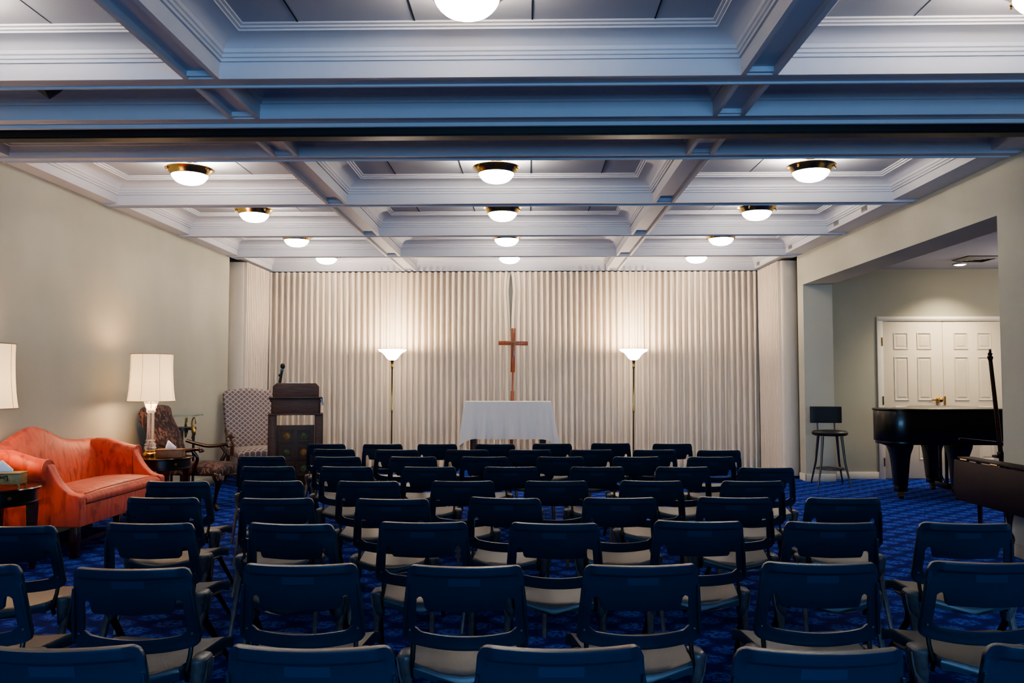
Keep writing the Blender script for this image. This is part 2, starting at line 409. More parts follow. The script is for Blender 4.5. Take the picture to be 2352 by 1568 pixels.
s.loft([[(3.63, 11.92, z), (3.65, 11.895, z), (3.74, 11.90, z), (3.84, 11.91, z), (3.87, 11.96, z)] for z in (3.105, 2, 1, .03)], cap=False, closed=False)
tag(s.done('curtain', M['curtain'], ang=60), 'cream curtain turned along the right side beside the plaster pillar', 'curtain', 'cream pleated curtains')
struct(MB().box(-4.3, 3.75, 13.2, 13.22, 0, 3.1).done('trim_205', M['wall'], smooth=False))
tag(MB().box(3.90, 3.96, 12.1, 12.2, 0, 1.9).box(3.885, 3.97, 12.085, 12.215, .75, .80).box(3.885, 3.97, 12.085, 12.215, 1.3, 1.36).done('storage_rack', M['post']), 'dark upright rack glimpsed in the gap beside the pillar', 'rack')

# ------------------------------------------------------------------ ceiling bowl lights
def make_bowl(name):
    r = empty(name, (0, 0, 0))
    # z=0 at the bowl bottom, rim about 0.13 up
    bowl = [(.004, 0), (.03, .0015), (.06, .006), (.09, .0145), (.115, .027), (.134, .044), (.148, .062), (.157, .080), (.160, .090), (.154, .090), (.142, .066), (.12, .036), (.07, .016), (.004, .010)]
    MB().lathe(bowl, 40).done('glass_bowl', M['bowl'], r)
    rim = [(.158, .084), (.166, .090), (.172, .104), (.180, .110), (.186, .122), (.206, .134), (.213, .139), (.210, .146), (.196, .146), (.17, .130), (.154, .10)]
    MB().lathe(rim, 48, cap=False).done('rim', M['goldrim'], r, ang=60)
    for k in range(3):
        a = R(k*120+100); c, s = math.cos(a), math.sin(a)
        MB().tube([(.185*c, .185*s, .138), (.05*c, .05*s, .235)], .005, 8).done('stem', M['brass'], r)
        kb = MB().sphere((.200*c, .200*s, .118), .011, 10, 8).tube([(.200*c, .200*s, .110), (.207*c, .207*s, .098)], [.007, .004], 8)
        kb.done('finial', M['brass'], r)
    MB().lathe([(.065, .215), (.07, .225), (.065, .238), (.02, .24)], 24).done('canopy', M['brass'], r)
    return r
names = {7.30: 'first fully lit row behind the black track', 9.05: 'second lit row behind the black track', 10.73: 'third lit row behind the black track', 12.33: 'farthest row, tight to the back curtain'}
proto = make_bowl('ceiling_light'); used = False
pos = [(-.30, 3.93), (2.50, 3.93), (-3.05, 3.93)] + [(x, y) for y in (7.30, 9.05, 10.73, 12.33) for x in (-3.05, -.29, 2.5)]
for x, y in pos:
    o = copy_tree(proto) if used else proto; used = True
    o.location = (x, y, 3.13); o.rotation_euler = (0, 0, R(random.choice([0, 12, -18, 40])))
    side = 'left' if x < -1 else ('middle' if x < 1 else 'right')
    if y < 5: lb = 'brass-rimmed bowl ceiling light cut off by the top of the photo, ' + {'left': 'over the sofa', 'middle': 'in the central bay', 'right': 'at the right corner'}[side]
    else: lb = '%s brass-rimmed bowl ceiling light in the %s' % (side, names[y])
    tag(o, lb, 'ceiling light', 'brass-rimmed bowl ceiling lights')
    ld = bpy.data.lights.new('bowl_uplight', 'POINT'); ld.energy = 21; ld.color = (1, .91, .80); ld.shadow_soft_size = .10
    lo = bpy.data.objects.new('bowl_uplight', ld); C.objects.link(lo); lo.parent = o; lo.location = (0, 0, .125)

# alcove ceiling fittings
a = empty('ceiling_light', (5.83, 11.25, 2.953)); tag(a, 'small lit recessed lamp in the alcove ceiling above the double door', 'ceiling light')
MB().lathe([(.085, .01), (.09, -.006), (.075, -.012), (.07, .0)], 28, cap=False).done('trim_ring', M['white'], a)
MB().lathe([(.001, -.02), (.05, -.018), (.07, -.004)], 28, cap=False).done('lens', M['panelglow'], a)
a = empty('ceiling_vent', (5.78, 10.75, 2.96)); tag(a, 'dark louvred air diffuser in the alcove ceiling near the recessed lamp', 'vent')
f = MB()
for k in range(4): q = .20-k*.045; f.loft([[(q, q, -.01-k*.004), (-q, q, -.01-k*.004), (-q, -q, -.01-k*.004), (q, -q, -.01-k*.004)], [(q-.03, q-.03, -.03), (-q+.03, q-.03, -.03), (-q+.03, -q+.03, -.03), (q-.03, -q+.03, -.03)]], cap=False)
f.done('louvre', M['vent'], a, smooth=False); MB().box(-.21, .21, -.21, .21, -.004, 0).done('backing', M['dark'], a, smooth=False)
a = tag(MB().box(6.45, 7.05, 10.3, 10.9, 2.935, 2.962).done('ceiling_panel_light', M['panelglow']), 'bright ceiling light half hidden by the pillar in the alcove', 'ceiling light')
bpy.data.objects.remove(a)

# ------------------------------------------------------------------ navy stacking chairs
def make_chair():
    r = empty('stacking_chair', (0, 0, 0))
    # backrest: one moulded frame; s runs across, z up, y forward. Leans back (top at y=0).
    S = [0, .1, .2, .3, .4, .5, .58, .62, .66, .70, .74, .78, .815, .85, .89, .93, .965, 1.0]
    S = [-v for v in S[:0:-1]]+S
    def W(z): return .199+(.73-z)/.28*.023
    def top(s): a = abs(s); return .73-(0 if a < .86 else .030*(1-math.sqrt(max(0, 1-((a-.86)/.14)**2))))
    def bot(s): a = abs(s); return .424+.028*a**2+(0 if a < .88 else .028*(1-math.sqrt(max(0, 1-((a-.88)/.12)**2))))
    def hb(s): a = abs(s); return .474+.018*(a/.8)**2+(.012*sstep(.70, .815, a))
    def ht(s):
        a = abs(s); base = .566+.006*a
        return base+.048*sstep(.64, .72, a)-.012*sstep(.76, .815, a)
    HS = .815
    def Y(s, z): return -.045*(1-s*s)+(.73-z)*.21+.02*(1-s*s)*((.73-z)/.3)
    def thick(s, z): # extra towards the rear for the rolled top band
        return .010+.016*sstep(.690, .700, z)*(1-sstep(.80, .97, abs(s)))+.004*sstep(.455, .44, z)
    b = MB().b
    def col(s):
        t, h1, h0, bo = top(s), ht(s), hb(s), bot(s)
        zs = [t, t-.006, t-.02, .700, .692, .66, .63, .60 if h1 < .59 else .622, h1]
        zs = sorted(set(round(z, 5) for z in zs), reverse=True)
        zs = [t, t-.008, t-.022, min(t-.029, .701), .690, .665, .645, max(h1+.004, .62-.02*(1-min(1, abs(s)/.5))), h1] + [h1+(h0-h1)*k/3 for k in (1, 2)] + [h0, h0+(bo-h0)*.35, h0+(bo-h0)*.75, bo]
        return zs
    F, Bk = [], []
    for s in S:
        zs = col(s); F.append([b.verts.new((s*W(z), Y(s, z)+.004, z)) for z in zs]); Bk.append([b.verts.new((s*W(z), Y(s, z)-thick(s, z), z)) for z in zs])
    n = len(F[0]); HB, HE = 8, 11
    solid = lambda i, j: not (HB <= j < HE and abs(S[i]) <= HS+1e-6 and abs(S[i+1]) <= HS+1e-6)
    for i in range(len(S)-1):
        for j in range(n-1):
            if not solid(i, j): continue
            b.faces.new((F[i][j], F[i][j+1], F[i+1][j+1], F[i+1][j])); b.faces.new((Bk[i][j], Bk[i+1][j], Bk[i+1][j+1], Bk[i][j+1]))
            for (di, dj, e) in ((0, -1, ((i, j), (i+1, j))), (0, 1, ((i, j+1), (i+1, j+1))), (-1, 0, ((i, j), (i, j+1))), (1, 0, ((i+1, j), (i+1, j+1)))):
                ii, jj = i+di, j+dj
                if ii < 0 or ii >= len(S)-1 or jj < 0 or jj >= n-1 or not solid(ii, jj):
                    (a, c), (d_, e_) = e
                    b.faces.new((F[a][c], F[d_][e_], Bk[d_][e_], Bk[a][c]))
    m = MB(); m.b = b
    bk = m.done('backrest', M['navy'], r, bevel=.0028, segs=2, ang=50)
    # outer side lips behind the uprights
    for sg in (-1, 1):
        pts = [(sg*(W(z)-.004), Y(.97, z)-.018, z) for z in (.655, .63, .58, .52, .47)]
        MB().tube(pts, [.004, .006, .0065, .0065, .005], 8).done('rib', M['navy'], bk)
        MB().tube([(sg*.195, Y(.9, .49)-.014, .495), (sg*.195, Y(.9, .49)-.0175, .495)], .004, 8).done('rivet', M['block'], bk)
    MB().loft([[(x, Y(x/.2, z)-thick(x/.2, z)-.0012, z) for x in (-.055, -.02, .02, .055)] for z in (.688, .661)], cap=False, closed=False).done('label_patch', M['patch'], r)
    # seat: dished shell with turned-down edge
    rows = []
    nu, nv = 14, 12
    def half(v): return .172+.043*v
    def sz(u, v): return .398+.022*sstep(0, .12, 0)-.016*(1-u*u)-.02*sstep(.78, 1, v)-.006*(1-abs(u))*(1-sstep(0, .2, v))
    m = MB(); top_ = []
    for j in range(nv+1):
        v = j/nv; h = half(v)
        row = [(u*h, -.015+v*.405+.03*(v > .5)*(1-u*u)*(v-.5)*1.2-.05*(1-u*u)*(1-sstep(0, .35, v)), sz(u, v)) for u in [-1+2*i/nu for i in range(nu+1)]]
        lip = lambda p, s_: (p[0]+s_*.006, p[1], p[2]-.012)
        lip2 = lambda p, s_: (p[0]+s_*.004, p[1], p[2]-.040)
        under = lambda p, s_: (p[0]-s_*.02, p[1], p[2]-.040)
        bottom = [(x, y, z-.030) for x, y, z in row[::-1][1:-1]]
        rows.append([lip(row[0], -1)]+row+[lip(row[-1], 1), lip2(row[-1], 1)]+bottom+[lip2(row[0], -1)])
    # rounded front/back
    f0 = [(x*.99, y-.008, z-.008) for x, y, z in rows[0]]; f1 = [(x*.985, y+.010, z-.010) for x, y, z in rows[-1]]
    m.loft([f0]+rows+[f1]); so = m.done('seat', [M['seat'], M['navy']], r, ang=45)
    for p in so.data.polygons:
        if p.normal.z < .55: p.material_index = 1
    for sg in (-1, 1):
        MB().tube([(sg*.186, .050, .455), (sg*.186, .040, .42), (sg*.184, .012, .375), (sg*.182, .03, .335)], [.0085]*4, 8).done('back_post', M['post'], r)
        # ganging block beside the seat
        blk = MB()
        rr = [[(sg*(.188+a*w2), .045+bb*l2+off, z) for a, bb in ((0, 0), (.45, -.12), (.85, .0), (1, .2), (1, .8), (.85, 1.0), (.45, 1.12), (0, 1))] for w2, l2, off, z in ((.030, .05, .0, .282), (.038, .07, -.005, .32), (.052, .085, -.01, .385), (.054, .088, -.012, .398), (.046, .08, -.008, .406))]
        blk.loft(rr); bo_ = blk.done('leg_block', M['block'], r, bevel=.0015, segs=1)
        rb = MB()
        for yy in (.055, .080, .105): rb.tube([(sg*.243, yy, .392), (sg*.236, yy, .34), (sg*.222, yy, .285)], .0042, 6)
        rb.done('rib', M['block'], bo_)
        for q, fy, fx in ((0, -.055, .226), (1, .36, .236)):
            MB().tube([(sg*.212, .065+.03*q, .31), (sg*.214, .04+.07*q, .26), (sg*fx, fy, .012), (sg*fx, fy, 0)], [.019, .0165, .0115, .0125], 8).done('leg', M['block'] if q == 0 else M['post'], r)
        MB().tube([(sg*.19, .08, .36), (sg*.2, .30, .345), (sg*.19, .36, .36)], .009, 6).done('seat_rail', M['post'], r)
    return r
ROWS = [
 [(-1.132,2.011,1.2),(-0.526,2.022,-0.3),(0.075,2.034,1.7),(0.692,2.03,0.7),(1.307,2.065,-0.7)],
 [(-1.968,2.878,0.2),(-1.356,2.84,1.2),(-0.798,2.913,1.2),(-0.222,2.901,0.2),(0.389,2.927,4.1),(1.021,2.972,-0.9),(1.616,2.995,-1.9)],
 [(-2.287,3.648,-0.4),(-1.706,3.729,-0.4),(-1.068,3.73,-6.7),(-0.48,3.783,1.2),(0.114,3.766,-3.7),(0.772,3.833,-2.2),(1.364,3.815,-3.9),(1.962,3.804,-4.0)],
 [(-2.011,4.544,-1.2),(-1.377,4.531,1.2),(-0.743,4.519,-1.2),(-0.134,4.574,-8.4),(0.497,4.587,1.2),(1.131,4.617,-3.9),(1.719,4.603,-1.3)],
 [(-2.24,5.272,1.2),(-1.65,5.319,-2.1),(-1.029,5.308,-2.1),(-0.425,5.332,1.2),(0.174,5.345,1.2),(0.785,5.369,-2.2),(1.432,5.371,1.2)],
 [(-1.96,6.209,1.2),(-1.368,6.205,-3.2),(-0.747,6.202,1.2),(-0.136,6.214,1.2),(0.508,6.227,1.2),(1.148,6.241,1.2),(1.755,6.206,-3.4)],
 [(-2.28,7.044,1.2),(-1.627,7.016,1.2),(-0.984,7.029,1.2),(-0.377,7.041,1.2),(0.267,7.055,1.2),(0.91,7.068,1.2),(1.543,7.081,1.2)],
 [(-1.842,7.811,-4.1),(-1.238,7.748,1.2),(-0.581,7.762,1.2),(0.011,7.774,1.2),(0.583,7.786,1.2),(1.173,7.798,1.2),(1.762,7.76,1.2)],
 [(-2.076,8.47,-5.0),(-1.493,8.452,1.2),(-0.936,8.463,1.2),(-0.345,8.475,1.2),(0.238,8.547,1.2),(0.844,8.62,1.2),(1.471,8.573,1.2)],
]
rown = ['nearest row, cut off below', 'second row from the viewer', 'third row from the viewer', 'fourth row from the viewer', 'fifth row from the viewer', 'fourth row from the altar', 'third row from the altar', 'second row from the altar', 'farthest row, closest to the altar']
ordn = ['leftmost', 'second from left', 'third from left', 'fourth from left', 'fifth from left', 'sixth from left', 'seventh from left', 'rightmost']
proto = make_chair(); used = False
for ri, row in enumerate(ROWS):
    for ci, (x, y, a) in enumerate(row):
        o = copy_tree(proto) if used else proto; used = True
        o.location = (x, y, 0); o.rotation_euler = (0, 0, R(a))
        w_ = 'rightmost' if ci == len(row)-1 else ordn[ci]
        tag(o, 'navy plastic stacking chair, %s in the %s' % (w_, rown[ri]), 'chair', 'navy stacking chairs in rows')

# ------------------------------------------------------------------ coral camelback sofa (faces +x)
def sofa():
    r = empty('sofa', (-3.86, 7.08, 0)); tag(r, 'coral damask camelback sofa with scrolled arms against the left wall', 'sofa')
    mx = Matrix.Translation((3.86, -7.08, 0))
    ya, yb = 6.28, 7.92
    def camel(y):
        t = (y-6.90)/.82
        return .84+.135*math.exp(-(t/.42)**2)*1.0+.012*math.cos(t*3)
    m = MB(); rings = []
    for i in range(41):
        y = ya+.04+(yb-ya-.08)*i/40; h = camel(y)
        sec = [(-4.235, .26), (-4.24, h-.06), (-4.225, h-.02), (-4.19, h), (-4.15, h-.012), (-4.125, h-.05), (-4.085, .72), (-4.045, .55), (-4.03, .44), (-4.02, .26)]
        rings.append([(a, y, b) for a, b in sec])
    m.loft(rings); m.done('backrest', M['coral'], r, ang=50, mx=mx)
    for side, yi, yo in ((-1, ya+.17, ya+.08), (1, yb-.17, yb-.08)):
        def section(x, top, rr, yi=yi, yo=yo, side=side):
            cy = yo-side*-.0; c = (yo+side*0, top-rr)
            pts = [(yi, .24), (yi, .4), (yi, max(.42, top-rr*1.2))]
            for k in range(13):                         # roll from the inside over the top to the outer underside
                a = 180-k*(245/12)
                pts.append((c[0]+side*rr*math.cos(R(a)), c[1]+rr*math.sin(R(a))))
            # shift the roll so its inner side meets the inner panel
            sh = (yi-(c[0]-side*rr)); pts = pts[:3]+[(p+sh, q) for p, q in pts[3:]]
            pts += [(yo-side*.005, min(top-rr*1.9, pts[-1][1]-.01)), (yo, .24)]
            return [(x, p, q) for p, q in pts]
        rings = []
        for x, t, q in ((-4.22, .80, .05), (-4.1, .835, .07), (-4.0, .83, .08), (-3.9, .80, .085), (-3.82, .775, .088), (-3.735, .76, .088), (-3.725, .752, .082)):
            rings.append(section(x, t, q))
        MB().loft(rings).done('arm', M['coral'], r, ang=50, mx=mx)
        # front of the arm: slim panel with a concave swoop
        prof = [(-3.74, .24), (-3.74, .72)]+[(-3.72+.24*t, .72-.235*(1-(1-t)**2.2)) for t in (0, .12, .25, .4, .55, .7, .85)]+[(-3.475, .482), (-3.46, .465), (-3.46, .24)]
        y0, y1 = sorted((yi, yo+side*.005))
        pn = MB().prism(prof, y0, y1, 'xz'); pn.done('arm_front', M['coral'], r, bevel=.012, segs=3, ang=50, mx=mx)
        pp = MB().tube([(-3.722, yi+side*.082+.088*math.cos(R(a))*side, .675+.086*math.sin(R(a))) for a in range(170, -50, -20)], .006, 6)
        pp.done('piping', M['coral'], r, mx=mx)
    MB().box(-4.05, -3.475, ya+.15, yb-.15, .235, .40).done('seat_rail', M['coral'], r, bevel=.01, mx=mx)
    # cushion
    m = MB(); rings = []
    for i in range(25):
        t = i/24; y = ya+.175+(yb-ya-.35)*t; e = min(1, min(t, 1-t)*14+.0); pf = .02*math.sin(PI*t)**.5
        sec = [(-4.02, .40), (-4.02, .47), (-3.9, .492+pf), (-3.7, .50+pf), (-3.55, .492+pf*.8), (-3.49, .478+pf*.4), (-3.462, .46), (-3.455, .435), (-3.462, .412), (-3.5, .40)]
        rings.append([(a, y, .44+(b-.44)*(.75+.25*e)) for a, b in sec])
    m.loft(rings); cu = m.done('seat_cushion', M['coral'], r, ang=50, mx=mx)
    MB().tube([(-3.48, ya+.185, .487), (-3.478, 6.7, .499), (-3.478, 7.08, .502), (-3.478, 7.5, .499), (-3.48, yb-.185, .487)], .006, 6).done('piping', M['coral'], cu, mx=mx)
    for x in (-3.52, -4.16):
        for y in (ya+.13, 7.08, yb-.13):
            if x < -4 and y == 7.08: continue
            MB().box(x-.03, x+.03, y-.03, y+.03, 0, .24).done('leg', M['mahog'], r, bevel=.003, mx=mx)
    MB().box(-3.53, -3.51, ya+.13, yb-.13, .10, .125).box(-4.16, -3.52, ya+.12, ya+.14, .10, .125).box(-4.16, -3.52, yb-.14, yb-.12, .10, .125).done('stretcher', M['mahog'], r, mx=mx)
sofa()

# ------------------------------------------------------------------ drum end tables, lamps, tissue boxes
def drum_table(x, y, label):
    r = empty('end_table', (x, y, 0)); tag(r, label, 'table', 'dark drum end tables')
    MB().lathe([(.02, .585), (.275, .585), (.285, .592), (.285, .600), (.278, .606), (.02, .606)], 48).done('table_top', M['mahog'], r)
    MB().lathe([(.10, .485), (.262, .485), (.27, .49), (.27, .502), (.262, .506), (.262, .585), (.1, .585)], 48).done('apron', M['ebony'], r)
    for a in (-100, -40): MB().tube([(.262*math.cos(R(a)), .262*math.sin(R(a)), .545), (.266*math.cos(R(a)), .266*math.sin(R(a)), .545)], [.014, .01], 10).done('inlay', M['goldthin'], r)
    for k in range(4):
        a = R(-60+k*90); c, s_ = math.cos(a), math.sin(a)
        MB().tube([(.225*c, .225*s_, .49), (.225*c, .225*s_, .25), (.235*c, .235*s_, 0)], [.03, .024, .015], 4, sq=True).done('leg', M['mahog'], r, smooth=False)
    return r
drum_table(-3.83, 5.92, 'dark round end table with gilt inlay before the near sofa arm')
drum_table(-3.70, 8.34, 'dark round end table between the sofa and the floral armchair')
def table_lamp(x, y, label):
    r = empty('table_lamp', (x, y, .606)); tag(r, label, 'lamp', 'crystal column lamps on end tables')
    MB().lathe([(.02, 0), (.062, 0), (.066, .01), (.066, .035), (.058, .045), (.045, .05), (.05, .06), (.044, .07), (.02, .072)], 28).done('base', M['brass'], r)
    cp = [(.02, .07), (.052, .075), (.060, .09), (.052, .105), (.058, .12), (.05, .135), (.038, .145), (.046, .155), (.046, .165), (.036, .175)]
    MB().lathe(cp, 16).done('crystal_foot', M['crystal'], r, ang=20)
    fl = []
    for z in (.175, .44): fl.append([((.030+.004*(k % 2))*math.cos(2*PI*k/16), (.030+.004*(k % 2))*math.sin(2*PI*k/16), z) for k in range(16)])
    MB().loft(fl).done('column', M['crystal'], r, ang=20)
    MB().lathe([(.034, .44), (.044, .45), (.046, .465), (.04, .475), (.052, .50), (.064, .535), (.07, .55), (.05, .56), (.02, .56)], 16).done('capital', M['crystal'], r, ang=20)
    MB().tube([(0, 0, .49), (0, 0, .60)], .006, 8).done('socket', M['brass'], r)
    sd = MB(); seg = 64
    prof = [(.232, .560), (.225, .60), (.215, .68), (.208, .78), (.204, .88), (.203, .95), (.204, 1.035)]
    def rad(r0, k):
        a = (k % 8)/8; return r0*(1-.022*math.sin(PI*a))
    sd.loft([[(rad(rr, k)*math.cos(2*PI*k/seg), rad(rr, k)*math.sin(2*PI*k/seg), z) for k in range(seg)] for rr, z in prof], cap=False)
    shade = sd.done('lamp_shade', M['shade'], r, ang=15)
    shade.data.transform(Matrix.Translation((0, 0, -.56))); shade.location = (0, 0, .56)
    bd = MB()
    for rr, z in ((.232, 0), (.204, .475)):
        bd.tube([(rr*math.cos(2*PI*k/48), rr*math.sin(2*PI*k/48), z) for k in range(49)], .0035, 6)
    for k in range(8): bd.tube([((p[0]+.001)*math.cos(2*PI*k/8), (p[0]+.001)*math.sin(2*PI*k/8), p[1]-.56) for p in prof], .0016, 5)
    bd.done('trim_band', mat('shade seam tan', (168, 132, 96), .8), shade)
    ld = bpy.data.lights.new('lamp_bulb', 'POINT'); ld.energy = 7; ld.color = (1, .74, .50); ld.shadow_soft_size = .12
    lo = bpy.data.objects.new('lamp_bulb', ld); C.objects.link(lo); lo.parent = r; lo.location = (0, 0, .9)
    ld = bpy.data.lights.new('lamp_bulb_low', 'POINT'); ld.energy = 5; ld.color = (1, .74, .50); ld.shadow_soft_size = .05
    lo = bpy.data.objects.new('lamp_bulb_low', ld); C.objects.link(lo); lo.parent = r; lo.location = (0, 0, .60)
table_lamp(-3.995, 5.98, 'lit table lamp cut off by the left edge of the photo')
table_lamp(-3.83, 8.33, 'lit table lamp with cream shade and crystal column, beyond the sofa')
def tissue_box(x, y, rz, m, feet, label):
    r = empty('tissue_box', (x, y, .610), R(rz)); tag(r, label, 'tissue box', 'wooden tissue boxes')
    z = .035 if feet else .004
    MB().box(-.125, .125, -.065, .065, z, z+.075).box(-.13, .13, -.07, .07, z+.07, z+.08).done('box', m, r, bevel=.003)
    if feet:
        for a in (-1, 1):
            for b_ in (-1, 1): MB().tube([(a*.11, b_*.055, z), (a*.125, b_*.062, .018), (a*.115, b_*.058, 0)], [.006, .005, .007], 6).done('foot', m, r)
        MB().tube([(.03, -.0675, z+.04), (.0, -.068, z+.055), (-.03, -.0675, z+.03), (0, -.068, z+.045), (.045, -.0675, z+.06), (.05, -.0675, z+.025)], .004, 6).done('painted_bow', M['post'], r)
    t = MB(); rings = []
    for h, w2, d2, sh in ((0, .052, .010, 0), (.02, .050, .016, .004), (.04, .036, .014, -.004), (.06, .022, .008, -.012), (.085, .006, .003, -.02)):
        rings.append([(w2*math.cos(2*PI*k/12)*(1+.15*(k % 2))+sh, d2*math.sin(2*PI*k/12)*(1+.3*(k % 3)), z+.078+h) for k in range(12)])
    t.loft(rings); t.done('tissue', M['paper'], r, ang=80)
tissue_box(-3.70, 5.80, 10, M['boxwood'], True, 'footed gilt wooden tissue box on the near end table, left edge')
tissue_box(-3.575, 8.22, 8, M['boxwood2'], False, 'brown wooden tissue box under the far table lamp')

# ------------------------------------------------------------------ armchairs (local: faces -y)
def armchair(loc, rz, back_m, seat_m, wood_m, H, label, camel=True, cabriole=True, rec=0):
    r = empty('armchair', loc, R(rz)); tag(r, label, 'armchair')
    m = MB(); rings = []
    n = 18
    for i in range(n+1):
        u = -1+2*i/n; tp = H-(.0 if not camel else 0)+(.03*math.exp(-(u/.55)**2) if camel else -.02*u**2)-.035*sstep(.88, 1, abs(u))
        hw = .30
        sec = []
        for z, yf, yb in ((.40, .20, .28), (.6, .22+rec*.3, .29+rec*.3), (.8, .25+rec*.6, .32+rec*.6), (H-.12, .295+rec*.95, .36+rec*.95), (H-.03, .31+rec, .365+rec)):
            zz = z if z < H-.2 else z+(tp-H)
            sec.append((zz, yf, yb))
        pu = .025*(1-u*u)
        pts = [(u*(hw-.025*(1-(z-.4)/(H-.4))), yf-pu, z) for z, yf, yb in sec]+[(u*hw, .335+rec, tp)]+[(u*(hw-.025*(1-(z-.4)/(H-.4))), yb, z) for z, yf, yb in sec[::-1]]
        rings.append(pts)
    m.loft(rings); m.done('backrest', back_m, r, bevel=.006, ang=50)
    m = MB(); rings = []
    for i in range(15):
        t = i/14; y = .22-.55*t; hw = .28+.05*t; rr = []
        crown = .025*math.sin(PI*t)
        for k in range(17):
            u = -1+2*k/16; rr.append((u*hw, y, .47+crown*(1-u*u)-.035*abs(u)**6-.03*sstep(.88, 1, t)))
        rr += [(hw, y, .37), (hw*.5, y, .36), (-hw*.5, y, .36), (-hw, y, .37)]
        rings.append(rr)
    m.loft(rings); m.done('seat', seat_m, r, bevel=.01, ang=50)
    for sg in (-1, 1):
        arm = cr([(sg*.285, .25, .70), (sg*.305, .16, .665), (sg*.33, .05, .635), (sg*.345, -.06, .64), (sg*.35, -.13, .655), (sg*.345, -.165, .645), (sg*.345, -.175, .62)], 5)
        MB().tube(arm, [.02]*(len(arm)-8)+[.022]*4+[.026, .027, .024, .014], 10).done('arm', wood_m, r)
        sp = cr([(sg*.345, -.09, .63), (sg*.335, -.13, .56), (sg*.325, -.10, .47), (sg*.32, -.08, .39)], 5)
        MB().tube(sp, [.02, .018, .017, .016, .016, .016, .017, .018, .02, .021, .022, .023, .023, .024, .024, .024], 10).done('arm_support', wood_m, r)
        if cabriole: lp = cr([(sg*.29, -.29, .39), (sg*.315, -.325, .31), (sg*.30, -.30, .18), (sg*.29, -.285, .07), (sg*.30, -.32, .015)], 5); rad = [.04, .042, .043, .042, .038, .034, .030, .026, .023, .020, .018, .017, .016, .016, .016, .017, .018, .02, .023, .024, .02]
        else: lp = cr([(sg*.29, -.29, .39), (sg*.29, -.29, .30), (sg*.29, -.29, .15), (sg*.29, -.29, .06), (sg*.29, -.29, .0)], 5); rad = [.03, .032, .026, .02, .024, .018, .02, .024, .026, .024, .02, .018, .017, .02, .024, .028, .03, .026, .022, .026, .02]
        MB().tube(lp, rad[:len(lp)], 10).done('leg', wood_m, r)
        MB().tube([(sg*.26, .24, .40), (sg*.26, .25, .2), (sg*.27, .31, 0)], [.024, .02, .016], 8).done('leg', wood_m, r)
    if not cabriole: MB().tube([(-.28, -.28, .1), (.28, -.28, .1)], .014, 8).tube([(-.28, -.28, .1), (-.265, .27, .1)], .012, 8).tube([(.28, -.28, .1), (.265, .27, .1)], .012, 8).done('stretcher', wood_m, r)
    return r
ac = armchair((-3.62, 9.04, 0), 86, M['floral'], M['floral'], M['mahog'], 1.11, 'dark floral tapestry armchair with mahogany arms facing right', camel=False, rec=.10)
ac.scale = (1, 1.15, 1)
al = armchair((-3.715, 11.28, 0), 41, M['lat_back'], M['lat_seat'], M['walnut'], 1.25, 'tall grey lattice-patterned armchair with carved arms beside the lectern', camel=True, cabriole=False)
al.scale = (1.18, 1, 1)

# glass-topped stand with brass swans
r = empty('swan_stand', (-4.065, 9.67, 0)); tag(r, 'black stand with thin glass top and brass swan, behind floral armchair', 'side table')
MB().box(-.175, .175, -.175, .175, .962, .974).done('glass_top', M['tglass'], r, bevel=.003)
MB().lathe([(.135, .80), (.15, .80), (.15, .83), (.135, .83)], 32).done('ring', M['post'], r)
for k in range(3):
    a = R(-70+k*120); c, s_ = math.cos(a), math.sin(a)
    MB().tube([(.135*c, .135*s_, .81), (.135*c, .135*s_, 0)], .016, 8).done('leg', M['post'], r)
for k in range(3):
    a = R(-20+k*120); c, s_ = math.cos(a), math.sin(a)
    pts = cr([(.14*c, .14*s_, .70), (.165*c, .165*s_, .76), (.15*c, .15*s_, .82), (.135*c, .135*s_, .88), (.15*c, .15*s_, .935), (.18*c, .18*s_, .94), (.19*c, .19*s_, .90), (.185*c, .185*s_, .875)], 4)
    rad = [.004+.018*math.exp(-((i-6)/4)**2)+.004 for i in range(len(pts))]
    MB().tube(pts, rad, 8).done('swan', M['goldrim'], r)
MB().lathe([(.12, .02), (.14, .02), (.14, .035), (.12, .035)], 24).done('shelf_ring', M['post'], r)

# ------------------------------------------------------------------ lectern
r = empty('lectern', (-3.01, 10.65, 0), R(13)); tag(r, 'dark wooden lectern with slanted hood and medallion panel, left of altar', 'lectern')
for sg in (-1, 1):
    MB().box(sg*.285-.045, sg*.285+.045, -.05, .05, 0, .94).box(sg*.285-.028, sg*.285+.028, -.06, -.045, .02, .93).done('post', M['dwood'], r, bevel=.004)
    MB().box(sg*.33-.012, sg*.33+.012, -.03, .26, .05, .94).done('side_panel', M['dwood2'], r, bevel=.003)
MB().box(-.34, .34, -.08, .28, .935, .955).done('shelf', M['dwood'], r, bevel=.004)
MB().box(-.305, .305, -.03, .0, .955, 1.155).box(-.305, -.285, -.03, .25, .955, 1.1).box(.285, .305, -.03, .25, .955, 1.1).done('front_panel', M['dwood'], r, bevel=.003)
MB().prism([(-.07, 1.15), (-.07, 1.168), (.27, 1.113), (.27, 1.095)], -.335, .335, 'yz').done('desk_ledge', M['dwood'], r, bevel=.003)
MB().prism([(.305, 1.15), (.325, 1.15), (.352, 1.06), (.336, 1.06)], -.05, -.02, 'xz').done('side_flap', M['ebony'], r)
MB().prism([(-.29, 1.165), (.29, 1.165), (.29, 1.30), (.25, 1.345), (-.245, 1.345), (-.29, 1.30)], -.025, .0, 'xz').done('hood', M['dwood'], r, bevel=.003)
MB().box(-.13, .13, .0, .06, 1.345, 1.352).done('paper', M['paper'], r)
pn = MB().box(-.235, .235, -.012, .012, .03, .805).done('lower_panel', M['dwood2'], r, bevel=.002)
